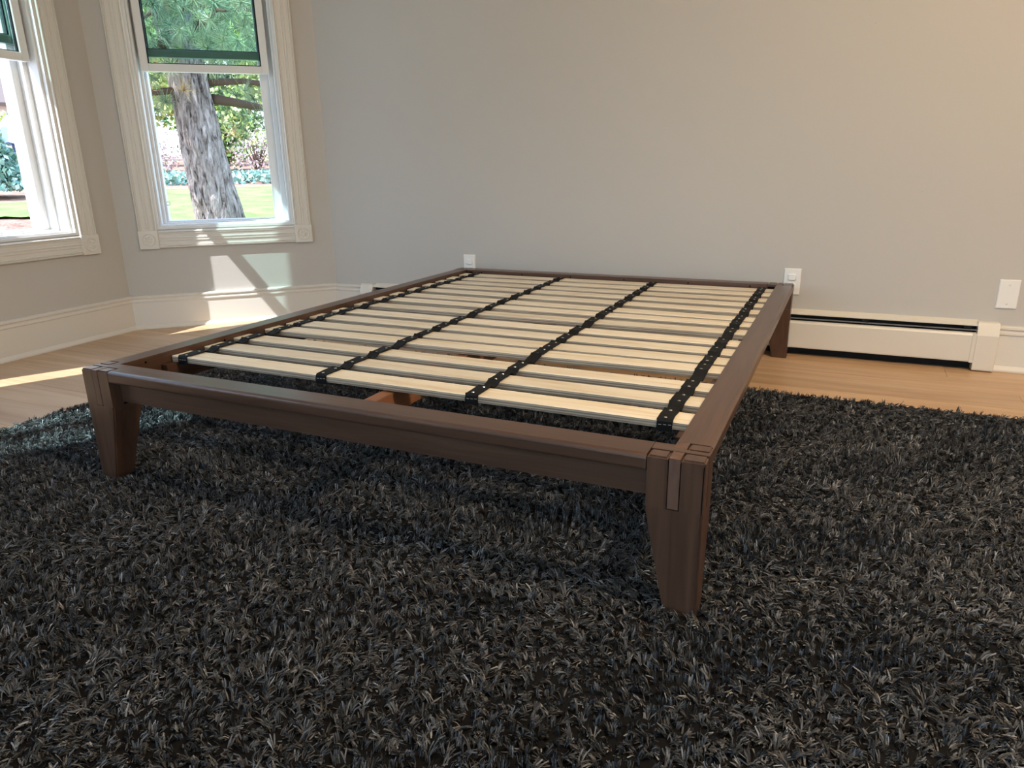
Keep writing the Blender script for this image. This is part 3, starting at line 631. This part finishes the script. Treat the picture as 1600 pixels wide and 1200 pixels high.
# things outside the sunlit window at the picture edge
VD2 = Vector((-.868, .497, 0)); VR2 = Vector((.497, .868, 0))
def OUT2(R, lat, z=0): p = GO+VD2*R+VR2*lat; return Vector((p.x, p.y, z))
b = OUT2(13, -.15); sh = shrub('spruce_shrub', 'small blue-green spruce outside the sunlit window', 'shrub', (b-GO).dot(VD), (b-GO).dot(VR), 1.4, 1.5, 6000, .06, TL, 1, None, 0, None, True)
b = OUT2(22, .5); b.z = zg(b.x, b.y); um = tag(empty('patio_umbrella', b), 'pale blue canopy on a dark pole outside the sunlit window', 'umbrella')
bm = bmesh.new(); cyl(bm, b, (0, 0, 1), .04, 1.40, 10); bm_obj('pole', bm, M['pole'], um)
bm = bmesh.new(); n = 16; top = bm.verts.new(b+Vector((0, 0, 1.45))); R1_ = [bm.verts.new(b+Vector((math.cos(k*2*math.pi/n)*.30*(1 if k % 2 else .8), math.sin(k*2*math.pi/n)*.30*(1 if k % 2 else .8), 1.14))) for k in range(n)]; R2_ = [bm.verts.new(b+Vector((math.cos(k*2*math.pi/n)*.52*(1 if k % 2 else .72), math.sin(k*2*math.pi/n)*.52*(1 if k % 2 else .72), .80-(.06 if k % 2 else 0)))) for k in range(n)]
for k in range(n): bm.faces.new([top, R1_[k], R1_[(k+1) % n]]); bm.faces.new([R1_[k], R2_[k], R2_[(k+1) % n], R1_[(k+1) % n]])
bm_obj('canopy', bm, M['canvas'], um)
b = OUT2(38, -2.6); b.z = zg(b.x, b.y)-.2; ho = tag(empty('house', b), 'white house far outside the sunlit window', 'house')
HFm = lambda x, y, z: b+VR2*x+VD2*y+Vector((0, 0, z))
box('house_wall', -5, 5.2, 0, 5, 0, 2.6, M['house'], ho, fn=HFm)
prism('house_roof', [(-.4, 2.55), (2.5, 3.9), (5.4, 2.55), (5.4, 2.7), (2.5, 4.1), (-.4, 2.7)], -5.3, 5.5, lambda p, q, r: HFm(r, p, q), M['roof'], ho)
for xx in (-3.6, -1.4, .8):
    f = box('house_window', xx-.45, xx+.45, -.04, .02, .7, 1.6, M['white'], ho, fn=HFm); box('house_pane', xx-.38, xx+.38, -.05, -.035, .77, 1.53, M['pole'], f, fn=HFm)
# a young maple that shades part of the return window from the sun
b = Vector((-2.17, -3.83, 0)); b.z = zg(b.x, b.y); st = tag(empty('maple_tree', b), 'straight maple standing outside the bay return window', 'tree')
bm = bmesh.new(); limb(bm, [b, b+Vector((0, 0, 3)), b+Vector((.02, .02, 7))], [.23, .215, .19], 16); bm_obj('trunk', bm, M['bark'], st, True)
bm = bmesh.new(); limb(bm, [b+Vector((0, 0, 2.6)), b+Vector((-.30, .16, 3.6)), b+Vector((-.36, .19, 5.0)), b+Vector((-.5, .3, 7))], [.07, .035, .03, .02], 8); bm_obj('branch', bm, M['twig'], st, True)
u = rng.normal(size=(5000, 3)); u /= np.linalg.norm(u, axis=1)[:, None]; o = put(quads_mesh('foliage', u*(rng.uniform(.4, 1, 5000)**.6)[:, None]*np.array([1.8, 1.8, 1.3])+np.array(b)+np.array([0, 0, 8.2]), .12, YG), 'foliage', M['leaf'], st); o['kind'] = 'stuff'
# ------------------------------------------------------------------ room lamps / daylight
cl = tag(empty('ceiling_lamp', (2.8, .0, 2.6)), 'round flush ceiling lamp behind the viewpoint', 'lamp')
bm = bmesh.new(); cyl(bm, (2.8, .0, 2.66), (0, 0, 1), .30, .04, 32); bm_obj('lamp_base', bm, M['trim'], cl)
def lamp_glow():
    m = bpy.data.materials.new('lamp_diffuser'); m.use_nodes = True; p = m.node_tree.nodes['Principled BSDF']
    p.inputs['Base Color'].default_value = lin(245, 240, 230); p.inputs['Emission Color'].default_value = (1.0, .75, .48, 1); p.inputs['Emission Strength'].default_value = LAMP; return m
bm = bmesh.new(); loops = []
for r, z in ((.28, 2.66), (.275, 2.63), (.24, 2.60), (.15, 2.578), (.05, 2.57)):
    loops.append([bm.verts.new((2.8+r*math.cos(k*math.pi/16), r*math.sin(k*math.pi/16), z)) for k in range(32)])
for A, B in zip(loops[:-1], loops[1:]):
    for k in range(32): bm.faces.new([A[k], A[(k+1) % 32], B[(k+1) % 32], B[k]])
bm.faces.new(loops[-1]); bm_obj('lamp_shade', bm, lamp_glow(), cl, True)
